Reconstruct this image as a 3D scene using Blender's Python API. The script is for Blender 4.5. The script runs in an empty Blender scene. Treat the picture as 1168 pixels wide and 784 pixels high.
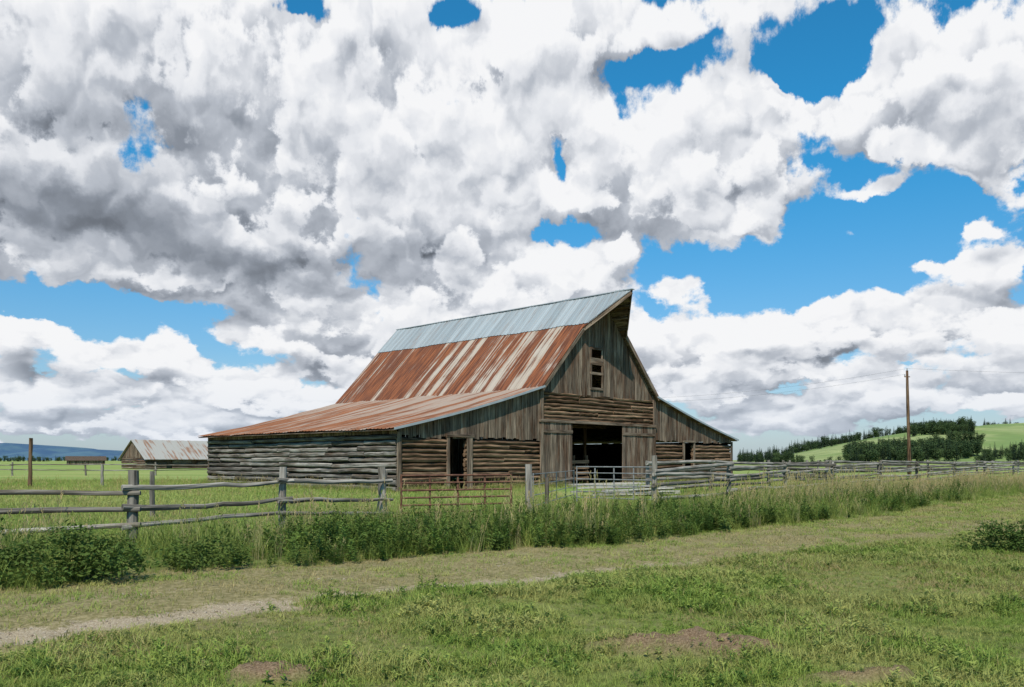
import bpy, math, random
import numpy as np
from mathutils import Vector, Matrix
random.seed(7); rng=np.random.default_rng(7)
S=bpy.context.scene
S.view_settings.view_transform='Standard'; S.view_settings.look='None'; S.view_settings.exposure=0
F=950.0; HZ=525.0; H=1.6
def uX(px,Y): return (px-584)/F*Y
# ---------------- node helpers
def setin(nt,sock,v):
    if v is None: return
    if hasattr(v,'is_output') : nt.links.new(v,sock)
    else:
        if sock.type=='RGBA' and len(v)==3: v=(*v,1)
        sock.default_value=v
def N(nt,t,props={},ins={},out=0):
    n=nt.nodes.new(t)
    for k,v in props.items(): setattr(n,k,v)
    for k,v in ins.items(): setin(nt,n.inputs[k],v)
    return n.outputs[out]
def M(nt,op,a,b=None,c=None,clamp=False):
    n=nt.nodes.new('ShaderNodeMath'); n.operation=op; n.use_clamp=clamp
    for i,v in enumerate((a,b,c)):
        if v is not None: setin(nt,n.inputs[i],v)
    return n.outputs[0]
def VM(nt,op,a,b=None,c=None):
    n=nt.nodes.new('ShaderNodeVectorMath'); n.operation=op
    for i,v in enumerate((a,b,c)):
        if v is not None: setin(nt,n.inputs[i],v)
    return n.outputs['Value'] if op in('DOT_PRODUCT','LENGTH') else n.outputs[0]
def MIX(nt,f,a,b,bt='MIX'):
    n=nt.nodes.new('ShaderNodeMix'); n.data_type='RGBA'; n.blend_type=bt
    setin(nt,n.inputs[0],f); setin(nt,n.inputs[6],a); setin(nt,n.inputs[7],b)
    return n.outputs[2]
def SS(nt,x,a,b,lo=0.0,hi=1.0):
    n=nt.nodes.new('ShaderNodeMapRange'); n.interpolation_type='SMOOTHSTEP'
    setin(nt,n.inputs[0],x)
    for i,v in enumerate((a,b,lo,hi)): n.inputs[i+1].default_value=v
    return n.outputs[0]
def NOISE(nt,vec,scale,detail=4,rough=.5,dist=0.0,col=False,dim='3D'):
    n=nt.nodes.new('ShaderNodeTexNoise'); n.noise_dimensions=dim; setin(nt,n.inputs['Vector'],vec)
    n.inputs['Scale'].default_value=scale; n.inputs['Detail'].default_value=detail
    n.inputs['Roughness'].default_value=rough; n.inputs['Distortion'].default_value=dist
    return n.outputs[1 if col else 0]
def ATTR(nt,name,out='Fac'):
    n=nt.nodes.new('ShaderNodeAttribute'); n.attribute_name=name; return n.outputs[out]
def newmat(name):
    m=bpy.data.materials.new(name); m.use_nodes=True; nt=m.node_tree; nt.nodes.clear()
    return m,nt
def finish(nt,col,rough=.9,bump=None,bs=.3,bd=.02,spec=.2,transl=0,metal=0):
    p=nt.nodes.new('ShaderNodeBsdfPrincipled'); setin(nt,p.inputs['Base Color'],col)
    setin(nt,p.inputs['Roughness'],rough); p.inputs['Specular IOR Level'].default_value=spec
    p.inputs['Metallic'].default_value=metal
    if bump is not None:
        b=nt.nodes.new('ShaderNodeBump'); b.inputs['Strength'].default_value=bs; b.inputs['Distance'].default_value=bd
        nt.links.new(bump,b.inputs['Height']); nt.links.new(b.outputs[0],p.inputs['Normal'])
    o=nt.nodes.new('ShaderNodeOutputMaterial'); sh=p.outputs[0]
    if transl>0:
        t=nt.nodes.new('ShaderNodeBsdfTranslucent'); setin(nt,t.inputs[0],col)
        x=nt.nodes.new('ShaderNodeMixShader'); x.inputs[0].default_value=transl
        nt.links.new(sh,x.inputs[1]); nt.links.new(t.outputs[0],x.inputs[2]); sh=x.outputs[0]
    nt.links.new(sh,o.inputs[0])
def wood(name,c1,c2,c3,streak=.55):
    m,nt=newmat(name); g=ATTR(nt,'gc','Vector'); r=ATTR(nt,'rnd')
    base=MIX(nt,r,c1,c2)
    st=NOISE(nt,VM(nt,'MULTIPLY',g,(.8,14,14)),1.0,6,.65)
    stain=SS(nt,NOISE(nt,VM(nt,'MULTIPLY',g,(.45,1.6,1.6)),1.0,4,.6),.45,.68)
    c=MIX(nt,M(nt,'MULTIPLY',stain,.75),base,c3)
    c=MIX(nt,1.0,c,MIX(nt,SS(nt,st,.32,.66),(1-streak,)*3,(1.2,1.2,1.2)),'MULTIPLY')
    finish(nt,c,.92,st,.6,.02,.1); return m
M_GREY=wood('grey_log',(.13,.115,.10),(.33,.305,.27),(.10,.068,.046),.82)
M_BOARD=wood('weathered_board',(.10,.074,.056),(.29,.222,.165),(.11,.052,.028),.75)
M_BROWN=wood('brown_log',(.125,.077,.047),(.31,.20,.125),(.085,.044,.023),.82)
M_FENCE=wood('fence_wood',(.15,.135,.115),(.36,.33,.285),(.10,.078,.056),.65)
M_DARK=wood('dark_wood',(.03,.025,.02),(.05,.04,.03),(.02,.015,.01),.5)  # near-black, paints the shade in gaps between wall logs
# ---------------- mesh builder
class MB:
    def __init__(s): s.v=[];s.f=[];s.r=[];s.g=[]
    def add(s,vs,fs,r,gs):
        o=len(s.v); s.v+=vs; s.f+=[tuple(i+o for i in f) for f in fs]; s.r+=[r]*len(vs); s.g+=gs
    def hexa(s,c,r=None,ax=2):
        r=random.random() if r is None else r; off=r*57
        gs=[]
        for p in c:
            q=[p[ax]+off]+[p[k]+off for k in range(3) if k!=ax]; gs.append(tuple(q))
        s.add([tuple(p) for p in c],[(0,1,2,3),(7,6,5,4),(0,4,5,1),(1,5,6,2),(2,6,7,3),(3,7,4,0)],r,gs)
    def beam(s,p0,p1,w,t,r=None,up=(0,0,1)):
        r=random.random() if r is None else r
        p0=Vector(p0);p1=Vector(p1);d=p1-p0;L=d.length;d.normalize();u=Vector(up)
        if abs(d.dot(u))>.98:u=Vector((0,1,0))
        sd=d.cross(u).normalized(); u=sd.cross(d)
        vs=[];gs=[]
        for P,l in((p0,0),(p1,L)):
            for a,b in((-1,-1),(1,-1),(1,1),(-1,1)):
                vs.append(tuple(P+sd*a*w/2+u*b*t/2)); gs.append((l+r*57,a*w/2+r*31,b*t/2))
        s.add(vs,[(3,2,1,0),(4,5,6,7),(0,1,5,4),(1,2,6,5),(2,3,7,6),(3,0,4,7)],r,gs)
    def log(s,p0,p1,r0,r1,n=8,seg=4,wob=.02,r=None,bow=0):
        r=random.random() if r is None else r
        p0=Vector(p0);p1=Vector(p1);d=p1-p0;L=d.length;d.normalize()
        u=Vector((0,0,1)) if abs(d.z)<.9 else Vector((0,1,0))
        a=d.cross(u).normalized(); b=a.cross(d)
        vs=[];gs=[];fs=[]
        for i in range(seg+1):
            t=i/seg; R=r0+(r1-r0)*t; c=p0+d*L*t+a*random.uniform(-wob,wob)+b*random.uniform(-wob,wob)+b*bow*math.sin(math.pi*t)
            for k in range(n):
                th=2*math.pi*k/n; rr=R*(1+random.uniform(-.1,.1))
                vs.append(tuple(c+a*math.cos(th)*rr+b*math.sin(th)*rr)); gs.append((L*t+r*57,math.cos(th)*R+r*31,math.sin(th)*R))
        for i in range(seg):
            for k in range(n):
                k2=(k+1)%n; fs.append((i*n+k,i*n+k2,(i+1)*n+k2,(i+1)*n+k))
        fs.append(tuple(range(n))[::-1]); fs.append(tuple(range(seg*n,seg*n+n)))
        s.add(vs,fs,r,gs)
    def obj(s,name,mat,parent=None,smooth=False,coll=None):
        me=bpy.data.meshes.new(name); me.from_pydata(s.v,[],s.f)
        me.attributes.new('rnd','FLOAT','POINT').data.foreach_set('value',s.r)
        me.attributes.new('gc','FLOAT_VECTOR','POINT').data.foreach_set('vector',np.array(s.g,dtype=np.float32).ravel())
        me.materials.append(mat)
        if smooth: me.polygons.foreach_set('use_smooth',[True]*len(me.polygons))
        me.update(); o=bpy.data.objects.new(name,me)
        (coll or S.collection).objects.link(o)
        if parent: o.parent=parent
        return o
def empty(name,loc=(0,0,0),rz=0):
    e=bpy.data.objects.new(name,None); S.collection.objects.link(e); e.location=loc; e.rotation_euler=(0,0,rz); e.empty_display_size=.3; return e
# ---------------- numpy noise, ground
TAB=rng.random((256,256))
def vn(x,y,o=0):
    x=np.asarray(x,float)+o*17.3; y=np.asarray(y,float)+o*9.1
    xi=np.floor(x).astype(int); yi=np.floor(y).astype(int); fx=x-xi; fy=y-yi
    fx=fx*fx*(3-2*fx); fy=fy*fy*(3-2*fy)
    g=lambda a,b:TAB[a%256,b%256]
    return (g(xi,yi)*(1-fx)+g(xi+1,yi)*fx)*(1-fy)+(g(xi,yi+1)*(1-fx)+g(xi+1,yi+1)*fx)*fy
def fbm(x,y,o=0): return .5*vn(x,y,o)+.27*vn(x*2.1,y*2.1,o+1)+.15*vn(x*4.3,y*4.3,o+2)+.08*vn(x*9,y*9,o+3)
def sst(x,a,b): t=np.clip((x-a)/(b-a),0,1); return t*t*(3-2*t)
UU=[-.9,-.62,-.404,-.246,-.141,.122,.28,.438,.615,.9]
YN=[9.0,9.8,11.7,12.6,13.6,15.6,19,23.4,38,80]
YF=[15,15.5,16.0,18.4,20.7,25,33,42,62,110]
LU=[-.9,-.62,-.3,.017,.33,.615,.9]
LY=[6.0,6.5,8.1,10.1,13.4,18.5,28]
TRX=[-9,-4.6,-1.9,.19,1.5,4.5,9,20]; TRY=[5.3,7.5,9.8,11.26,12.2,14.5,18,29]
def polydist(x,y,PX,PY):
    d=np.full(np.shape(x),1e9); 
    for i in range(len(PX)-1):
        ax,ay,bx,by=PX[i],PY[i],PX[i+1],PY[i+1]; vx,vy=bx-ax,by-ay
        t=np.clip(((x-ax)*vx+(y-ay)*vy)/(vx*vx+vy*vy),0,1)
        d=np.minimum(d,np.hypot(x-ax-t*vx,y-ay-t*vy))
    return d
def masks(x,y):
    yy=np.maximum(y,.5); u=np.clip(x/yy,-.9,.9)
    w=(fbm(x*.8,y*.8,5)-.5)*1.8
    lo=np.interp(u,LU,LY); ne=np.interp(u,UU,YN)
    lane=sst(y+w,lo-.6,lo+.8)*(1-sst(y+w*.6,ne-.1,ne+.9))*(y>0)
    d=polydist(x,y,TRX,TRY)+(fbm(x*1.6,y*1.6,9)-.5)*.8
    fade=(1-.6*sst(x,1.2,4))*(.74+.22*sst(-x,2.2,4))
    track=(1-sst(d,.08,.45+.15*sst(-x,2,4)))*fade
    d2=polydist(x,y,[a-.95 for a in TRX],[b+1.3 for b in TRY])+(fbm(x*1.5,y*1.5,11)-.5)*1.0
    track=np.maximum(track,(1-sst(d2,.0,.4))*.32)
    n=(fbm(x*3,y*3,3)-.5)*1.3
    dirt=np.maximum(1-sst(np.hypot((x-1.62)/.82,(y-7.1)/.45)+n,.5,1.2),1-sst(np.hypot((x+1.8)/.38,(y-6.02)/.2)+n,.5,1.2))
    dirt=np.maximum(dirt,(1-sst(np.hypot((x-2.6)/.4,(y-6.05)/.15)+n,.5,1.1))*.8)
    return lane,track,dirt
def zg(x,y):
    x=np.asarray(x,float); y=np.asarray(y,float); r=np.hypot(x,y)
    lane,track,dirt=masks(x,y)
    z=(fbm(x*.5,y*.5)-.5)*.12*(1-sst(r,30,60))+(vn(x*5,y*5,4)-.5)*.03*(1-sst(r,12,20))-.03*track
    z=z+dirt*(.06+.12*fbm(x*7,y*7,8))
    return z
fr=np.radians(55)
ang=np.concatenate([np.linspace(-fr,fr,520),np.linspace(fr,2*math.pi-fr,90)[1:-1]])
rr=np.concatenate([[.4,1,2,3],np.geomspace(3.8,70,230),np.geomspace(75,9000,50)])
A,R=np.meshgrid(ang,rr); X=R*np.sin(A); Y=R*np.cos(A); Z=zg(X,Y)
na,nr=len(ang),len(rr)
v=np.stack([X,Y,Z],-1).reshape(-1,3)
i=np.arange(nr-1)[:,None]*na; k=np.arange(na)[None]; k2=(k+1)%na
f=np.stack([i+k,i+k2,i+na+k2,i+na+k],-1).reshape(-1,4)[:,::-1]
me=bpy.data.meshes.new('ground'); me.from_pydata(np.vstack([v,[[0,0,0]]]).tolist(),[],f.tolist()+[(a,(a+1)%na,len(v))[::-1] for a in range(na)])
ln,tk,dt=masks(v[:,0],v[:,1])
for nm,a in(('lane',ln),('track',tk),('dirt',dt)):
    me.attributes.new(nm,'FLOAT','POINT').data.foreach_set('value',np.append(a,0).astype(np.float32))
me.polygons.foreach_set('use_smooth',[True]*len(me.polygons))
m,nt=newmat('ground_grass'); P=N(nt,'ShaderNodeNewGeometry')
big=NOISE(nt,P,.05,4); mid=NOISE(nt,P,.7,5,.6); fine=NOISE(nt,P,14,5,.7); vf=NOISE(nt,P,60,3,.7)
c=MIX(nt,SS(nt,mid,.35,.65),(.125,.16,.038),(.22,.22,.08))
c=MIX(nt,SS(nt,fine,.42,.6,0,.5),c,(.09,.10,.03))
c=MIX(nt,SS(nt,big,.42,.62,0,.7),c,(.23,.25,.085))
far=SS(nt,VM(nt,'LENGTH',P),22,45)
strp=NOISE(nt,VM(nt,'MULTIPLY',P,(.03,.12,0)),1.0,5,.6)
c=MIX(nt,far,c,MIX(nt,SS(nt,strp,.38,.62),(.18,.265,.065),(.30,.325,.11)))
lanec=MIX(nt,SS(nt,fine,.4,.62),(.20,.17,.075),(.33,.27,.14))
c=MIX(nt,ATTR(nt,'lane'),c,lanec)
tm=SS(nt,M(nt,'ADD',ATTR(nt,'track'),M(nt,'MULTIPLY',M(nt,'SUBTRACT',fine,.5),1.4)),.28,.75)
c=MIX(nt,tm,c,MIX(nt,SS(nt,vf,.35,.65),(.29,.215,.135),(.48,.395,.28)))
c=MIX(nt,ATTR(nt,'dirt'),c,MIX(nt,SS(nt,vf,.35,.65),(.15,.095,.055),(.30,.21,.13)))
c=MIX(nt,1.0,c,MIX(nt,vf,(.7,)*3,(1.25,)*3),'MULTIPLY')
finish(nt,c,.95,M(nt,'ADD',fine,vf),.7,.03,.05)
me.materials.append(m); me.update(); go=bpy.data.objects.new('ground',me); S.collection.objects.link(go)
# ---------------- world
SUN=Vector((-.12,-.8,1.0)).normalized()
W=bpy.data.worlds.new('World'); S.world=W; W.use_nodes=True; nt=W.node_tree; nt.nodes.clear()
def ae(px,py):
    u=(px-584)/F; v=(HZ-py)/F; return math.atan(u),math.atan(v/math.hypot(1,u))
BL=[ # px,py,sx,sy,amp
(60,60,240,110,.42),(300,150,220,120,.42),(150,150,60,40,.3),(90,220,210,60,.6),(480,120,120,100,.42),(560,215,80,60,.4),(380,290,110,42,.5),(450,310,70,26,.3),
(240,10,150,30,.3),(430,40,60,50,.2),(620,50,70,50,.5),(785,175,85,62,.75),(740,215,95,30,.5),(900,215,65,24,.5),(850,258,60,12,.4),(670,110,60,50,.25),
(790,18,110,30,.65),(1060,70,80,46,.55),(980,135,120,26,.65),(1125,125,80,42,.45),(1075,172,80,20,.6),(1145,205,34,26,.65),(1000,215,44,9,.4),(1130,300,44,14,.55),(1125,257,20,9,.45),(870,135,55,28,.45),(1060,298,30,8,.4),(975,268,16,10,.35),
(380,375,115,42,.7),(560,350,60,40,.5),(600,310,60,28,.45),(700,283,18,14,.5),(660,322,55,22,.45),(765,328,34,18,.5),(730,380,50,34,.45),(470,400,60,24,.35),
(60,300,130,26,.45),(200,315,60,16,.2),(35,378,34,20,.65),(160,405,62,20,.65),(70,440,140,20,.55),(200,470,140,20,.55),(330,442,90,18,.5),(60,492,130,12,.45),(390,450,60,20,.4),(280,500,120,10,.3),
(930,385,120,36,.7),(1070,375,110,30,.6),(820,412,80,32,.55),(1140,412,80,34,.55),(780,450,80,20,.5),(960,467,80,20,.5),(1110,452,90,22,.55),(860,485,90,12,.4),(1010,430,90,20,.3),
(335,12,30,10,-.6),(525,24,30,13,-.7),(562,80,10,18,-.4),(728,74,32,11,-.8),(925,85,40,24,-1.0),(975,28,34,12,-.45),(645,182,18,22,-.7),(990,190,34,8,-.3),(1030,240,90,14,-.4),(920,310,130,22,-.4),
(440,283,10,7,-.3),(240,350,50,13,-.5),(95,362,26,14,-.4),(230,400,20,18,-.45),(820,300,80,10,-.25),(90,345,60,6,-.3),(120,425,70,5,-.25),(250,448,50,6,-.3),(880,440,50,5,-.35),(1040,412,60,5,-.3),(90,468,60,4,-.3),(640,262,30,10,-.4)]
bg_=bpy.data.node_groups.new('CloudLayout','ShaderNodeTree'); g=bg_
g.interface.new_socket('P',in_out='INPUT',socket_type='NodeSocketVector'); g.interface.new_socket('D',in_out='OUTPUT',socket_type='NodeSocketFloat')
gi=g.nodes.new('NodeGroupInput'); gout=g.nodes.new('NodeGroupOutput')
def blobs(g,PW,lst,acc):
    for (px,py,sx_,sy_,am) in lst:
        a,e=ae(px,py); u=(px-584)/F; iu=(1+u*u)*F/sx_/1.2; iv=math.hypot(1,u)*F/sy_/1.2
        q=VM(g,'MULTIPLY_ADD',PW,(iu,iv,0),(-a*iu,-e*iv,0))
        acc=M(g,'MULTIPLY_ADD',M(g,'POWER',.3679,VM(g,'DOT_PRODUCT',q,q)),am,acc)
    return acc
g.links.new(M(g,'MINIMUM',blobs(g,gi.outputs[0],BL,-.25),.40),gout.inputs[0])
pg=bpy.data.node_groups.new('CloudPuff','ShaderNodeTree'); g=pg
g.interface.new_socket('Q',in_out='INPUT',socket_type='NodeSocketVector'); g.interface.new_socket('D',in_out='OUTPUT',socket_type='NodeSocketFloat')
gi=g.nodes.new('NodeGroupInput'); gout=g.nodes.new('NodeGroupOutput'); Q=gi.outputs[0]
def vor(scale,sm=.2):
    n=g.nodes.new('ShaderNodeTexVoronoi'); n.voronoi_dimensions='2D'; n.feature='SMOOTH_F1'; g.links.new(Q,n.inputs['Vector']); n.inputs['Scale'].default_value=scale; n.inputs['Smoothness'].default_value=sm
    d=n.outputs['Distance']; return M(g,'SUBTRACT',.26,M(g,'MULTIPLY',d,d))
d=M(g,'MULTIPLY_ADD',NOISE(g,Q,7.5,4,.5,0,False,'2D'),1.05,-.525)
d=M(g,'MULTIPLY_ADD',vor(12),.42,d)
d=M(g,'MULTIPLY_ADD',vor(29),.20,d)
g.links.new(d,gout.inputs[0])
tc=N(nt,'ShaderNodeTexCoord'); sep=nt.nodes.new('ShaderNodeSeparateXYZ'); nt.links.new(tc,sep.inputs[0])
az=M(nt,'ARCTAN2',sep.outputs[0],sep.outputs[1]); el=M(nt,'ARCSINE',sep.outputs[2])
P=N(nt,'ShaderNodeCombineXYZ',{}, {0:az,1:el,2:0.0})
Q=N(nt,'ShaderNodeCombineXYZ',{}, {0:az,1:M(nt,'MULTIPLY',M(nt,'LOGARITHM',M(nt,'ADD',M(nt,'MAXIMUM',el,0.0),.20),math.e),.5),2:0.0})
wn=VM(nt,'SUBTRACT',NOISE(nt,Q,20,6,.6,0,True,'2D'),(.5,.5,.5))
wl=VM(nt,'SUBTRACT',NOISE(nt,Q,9,2,.5,0,True,'2D'),(.5,.5,.5))
QW=VM(nt,'ADD',Q,VM(nt,'MULTIPLY',wn,(.045,.045,0)))
PW=VM(nt,'ADD',VM(nt,'ADD',P,VM(nt,'MULTIPLY',wn,(.055,.035,0))),VM(nt,'MULTIPLY',wl,(.05,.025,0)))
def cl(grp,vec,off):
    n=nt.nodes.new('ShaderNodeGroup'); n.node_tree=grp; nt.links.new(VM(nt,'ADD',vec,off),n.inputs[0]); return n.outputs[0]
b0=cl(bg_,PW,(0,0,0)); b1=cl(bg_,P,(-.004,.034,0)); p0=cl(pg,QW,(0,0,0)); p1=cl(pg,QW,(-.004,.014,0))
q0=cl(pg,QW,(3.71,1.13,0)); q1=cl(pg,QW,(3.706,1.144,0))
det=M(nt,'SUBTRACT',NOISE(nt,Q,55,6,.62,0,False,'2D'),.5)
dd=M(nt,'MULTIPLY',det,.34)
d0=M(nt,'ADD',b0,M(nt,'ADD',p0,dd))
alpha=SS(nt,d0,-.03,.13)
dB=M(nt,'ADD',M(nt,'SUBTRACT',b0,.30),M(nt,'ADD',q0,dd))
aB=SS(nt,dB,-.01,.12)
dark=blobs(nt,PW,[(80,245,190,38,.95),(40,130,130,34,.35),(220,140,150,36,.35),(350,312,100,22,.7),(480,288,60,18,.6),(560,130,60,30,.1),(850,226,90,13,.42),(1100,95,80,20,.45),(1050,150,90,12,.3),(690,70,70,20,.3),(390,408,100,12,.4),(1000,400,160,10,.35),(350,40,80,30,.2),(120,20,100,20,.2),(450,200,80,20,.15),(120,432,90,7,.3),(820,438,80,7,.3),(1100,438,80,7,.3)],0.0)
gb=M(nt,'MULTIPLY',M(nt,'MINIMUM',M(nt,'MAXIMUM',M(nt,'SUBTRACT',b0,b1),-.30),.2),1.0)
def shade(a0,a1,dens,base,kd):
    l=M(nt,'MULTIPLY_ADD',M(nt,'SUBTRACT',a0,a1),1.65,base)
    l=M(nt,'ADD',l,gb); l=M(nt,'SUBTRACT',l,M(nt,'MULTIPLY',dark,kd))
    l=M(nt,'SUBTRACT',l,M(nt,'MULTIPLY',M(nt,'MAXIMUM',M(nt,'SUBTRACT',dens,.12),0.0),.42))
    return M(nt,'ADD',l,M(nt,'MULTIPLY',det,.2))
light=M(nt,'MINIMUM',M(nt,'MAXIMUM',shade(p0,p1,d0,.86,.78),.0),1.0)
lB=M(nt,'MINIMUM',M(nt,'MAXIMUM',shade(q0,q1,dB,.92,.62),.0),1.0)
light=M(nt,'MULTIPLY_ADD',aB,M(nt,'SUBTRACT',lB,light),light)
cr=nt.nodes.new('ShaderNodeValToRGB'); nt.links.new(light,cr.inputs[0]); cr.color_ramp.interpolation='LINEAR'
e=cr.color_ramp.elements; e[0].position=0.0; e[0].color=(.115,.13,.155,1); e[1].position=1; e[1].color=(.92,.925,.94,1)
x=e.new(.35); x.color=(.26,.29,.34,1); x=e.new(.62); x.color=(.48,.515,.575,1); x=e.new(.84); x.color=(.78,.80,.84,1)
sky=nt.nodes.new('ShaderNodeTexSky'); sky.sky_type='NISHITA'; sky.sun_disc=False
sky.sun_elevation=math.asin(SUN.z); sky.sun_rotation=math.atan2(SUN.x,SUN.y); sky.altitude=300
elv=M(nt,'MAXIMUM',sep.outputs[2],0.0)
tint=MIX(nt,SS(nt,elv,0,.38),(.78,.95,1.12),(.22,1.18,1.54))
skc=MIX(nt,1.0,sky.outputs[0],tint,'MULTIPLY')
cc=VM(nt,'SCALE',cr.outputs[0]); cc.node.inputs['Scale'].default_value=10
c=MIX(nt,alpha,skc,cc)
hz=M(nt,'MULTIPLY',SS(nt,elv,.0,.13,1,0),.36)
c=MIX(nt,hz,c,(5.7,6.7,8.1))
bg=nt.nodes.new('ShaderNodeBackground'); nt.links.new(c,bg.inputs[0]); bg.inputs[1].default_value=.1
wo=nt.nodes.new('ShaderNodeOutputWorld'); nt.links.new(bg.outputs[0],wo.inputs[0])
W.cycles.sampling_method='MANUAL'; W.cycles.sample_map_resolution=256
L=bpy.data.lights.new('sun','SUN'); L.energy=4.9; L.angle=math.radians(.5); L.color=(1,.915,.79)
lo=bpy.data.objects.new('sun',L); S.collection.objects.link(lo); lo.rotation_euler=SUN.to_track_quat('Z','Y').to_euler(); lo.location=(0,-20,40)
cam=bpy.data.cameras.new('camera'); co=bpy.data.objects.new('camera',cam); S.collection.objects.link(co)
co.location=(0,0,H); co.rotation_euler=(math.pi/2,0,0); cam.lens=F/1168*36; cam.sensor_width=36; cam.shift_y=(HZ-392)/1168; cam.clip_end=20000; S.camera=co
# ---------------- barn
TH=math.atan2(.718,.696); barn=empty('old_wooden_barn',(-5.65,41,0),TH)
XL,XR,XC=10.4,21.8,16.1; ZE,ZB,ZR=3.15,5.9,11.9; LEN=20.0
def zroof(x):
    x=XC-abs(x-XC)
    if x<XL: t=(x+.5)/(XL+.5); return ZE+(ZB-ZE)*t-.13*math.sin(math.pi*t)
    return ZB+(ZR-ZB)*(x-XL)/(XC-XL)
def split(lo,hi,ops):
    segs=[(lo,hi)]
    for a,b in ops:
        ns=[]
        for s,e in segs:
            if b<=s or a>=e: ns.append((s,e)); continue
            if a>s: ns.append((s,a))
            if b<e: ns.append((b,e))
        segs=ns
    return segs
def planks(mb,a,b,off,top,bot,ops=(),axis='x',out=-1,wr=(.17,.3),jag=0.03,th=.03,gap=.012):
    x=a
    while x<b-.03:
        w=random.uniform(*wr); x2=min(b,x+w-gap*random.uniform(.5,3)); xm=(x+x2)/2
        zb=bot(xm)+random.uniform(-jag,jag)
        cuts=[(o[2],o[3]) for o in ops if x2>o[0]+.02 and x<o[1]-.02]
        zt=min(top(x),top(x2))
        r=random.random(); o0=off+random.uniform(-.008,.012)
        for s,e in split(zb,max(top(x),top(x2)),cuts):
            if e-s<.05: continue
            ta,tb=(e,e) if e<zt-.01 else (top(x),top(x2))
            l=random.uniform(-.006,.006)
            pts=[(x+l,s),(x2+l,s),(x2,max(tb,s+.01)),(x,max(ta,s+.01))]
            if axis=='x': c=[(p,o0,z) for p,z in pts]+[(p,o0+out*th,z) for p,z in pts]
            else: c=[(o0,p,z) for p,z in pts]+[(o0+out*th,p,z) for p,z in pts]
            mb.hexa(c,r)
        x+=w
def logwall(mb,a,b,off,z0,z1,r=.13,ops=(),axis='x',topf=None,seg=6):
    z=z0+r
    while z<z1-r*.5:
        cuts=[(o[0],o[1]) for o in ops if o[2]-.05<z<o[3]+.02]
        for s,e in split(a,b,cuts):
            p=s
            while p<e-.2:
                q=min(e,p+random.uniform(2.6,6.5)); 
                if e-q<1: q=e
                dz=random.uniform(-.045,.045); dz2=random.uniform(-.045,.045); o=off+random.uniform(-.03,.03); rr_=r*random.uniform(.72,1.05)
                if axis=='x': mb.log((p,o,z+dz),(q-.03,o,z+dz2),rr_,rr_*.93,7,seg,.02)
                else: mb.log((o,p,z+dz),(o,q-.03,z+dz2),rr_,rr_*.93,7,seg,.02)
                p=q
        z+=r*1.95
top=lambda x:zroof(x)-.1
D1=(3.3,4.5,0,2.8); MD=(13.15,18.07,0,3.8); RD=(25.6,26.8,.0,2.85); WN=(15.0,16.05,6.1,8.5)
mb=MB(); logwall(mb,0,LEN,.0,.05,3.0,.145,axis='y'); logwall(mb,0,LEN,32.2,.05,3.0,.14,axis='y')
mb.obj('side_log_wall',M_GREY,barn)
mb=MB(); logwall(mb,0,XL,0.0,.02,2.75,.125,[D1]); logwall(mb,XR,32.2,0,.02,2.85,.125,[RD])
z=3.86
while z<5.6:
    zz=z+.12
    xs=[XL]+sorted(random.sample([12.1,13.9,15.7,17.3,19.2,20.6],2))+[XR]
    for a,b in zip(xs[:-1],xs[1:]): mb.log((a+.02,-.06,zz+random.uniform(-.03,.03)),(b-.02,-.06,zz+random.uniform(-.03,.03)),.12,.105,7,5,.03)
    z+=.225
mb.obj('front_log_wall',M_BROWN,barn)
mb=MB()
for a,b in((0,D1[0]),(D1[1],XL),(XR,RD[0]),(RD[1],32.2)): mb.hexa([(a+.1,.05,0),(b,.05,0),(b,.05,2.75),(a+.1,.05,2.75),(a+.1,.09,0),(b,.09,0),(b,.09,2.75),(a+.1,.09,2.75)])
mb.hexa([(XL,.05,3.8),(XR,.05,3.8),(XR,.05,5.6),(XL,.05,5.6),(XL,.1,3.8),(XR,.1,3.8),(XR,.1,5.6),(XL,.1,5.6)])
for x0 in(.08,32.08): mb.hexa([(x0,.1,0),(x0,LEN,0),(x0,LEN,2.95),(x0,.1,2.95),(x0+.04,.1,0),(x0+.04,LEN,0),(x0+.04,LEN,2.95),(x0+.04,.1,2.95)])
mb.obj('dark_gap_backing',M_DARK,barn)  # backing sheets added behind the logs, gap shade put into their dark colour
mb=MB()
planks(mb,0,XL,-.10,top,lambda x:2.78,[],'x',-1,(.2,.36),.09)
planks(mb,XR,32.2,-.10,top,lambda x:2.9,[],'x',-1,(.2,.36),.09)
planks(mb,XL,XR,-.13,lambda x:top(x),lambda x:5.55,[WN],'x',-1,(.22,.4),.08)
planks(mb,0,32.2,LEN+.05,top,lambda x:0.05,[],'x',1)
planks(mb,0,LEN,-.02,lambda x:ZE+.12,lambda x:2.9,[],'y',-1,(.5,.9),.02)
mb.obj('gable_boards',M_BOARD,barn)
mb=MB()
dz=lambda x:3.82
planks(mb,10.5,13.1,-.20,dz,lambda x:.12,[],'x',-1,(.22,.34),.04)
planks(mb,18.15,21.75,-.20,dz,lambda x:.12,[],'x',-1,(.22,.34),.04)
planks(mb,4.5,4.95,-.17,lambda x:2.95,lambda x:.05,[],'x',-1,(.2,.24),.02)
for a,b in((10.5,13.1),(18.15,21.75)):
    for zz in(.5,3.3): mb.beam((a,-.26,zz),(b,-.26,zz),.05,.18)
mb.beam((10.2,-.22,3.9),(22.0,-.22,3.9),.14,.16)
for x in(3.22,RD[0]-.08,RD[1]+.08): mb.beam((x,-.14,0),(x,-.14,2.9),.16,.1)
mb.beam((3.1,-.17,2.88),(5.0,-.17,2.88),.1,.14); mb.beam((25.4,-.17,2.92),(27,-.17,2.92),.1,.14)
for x in(XL,XR): mb.beam((x,-.2,0),(x,-.2,5.85),.24,.08,up=(0,1,0))
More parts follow.
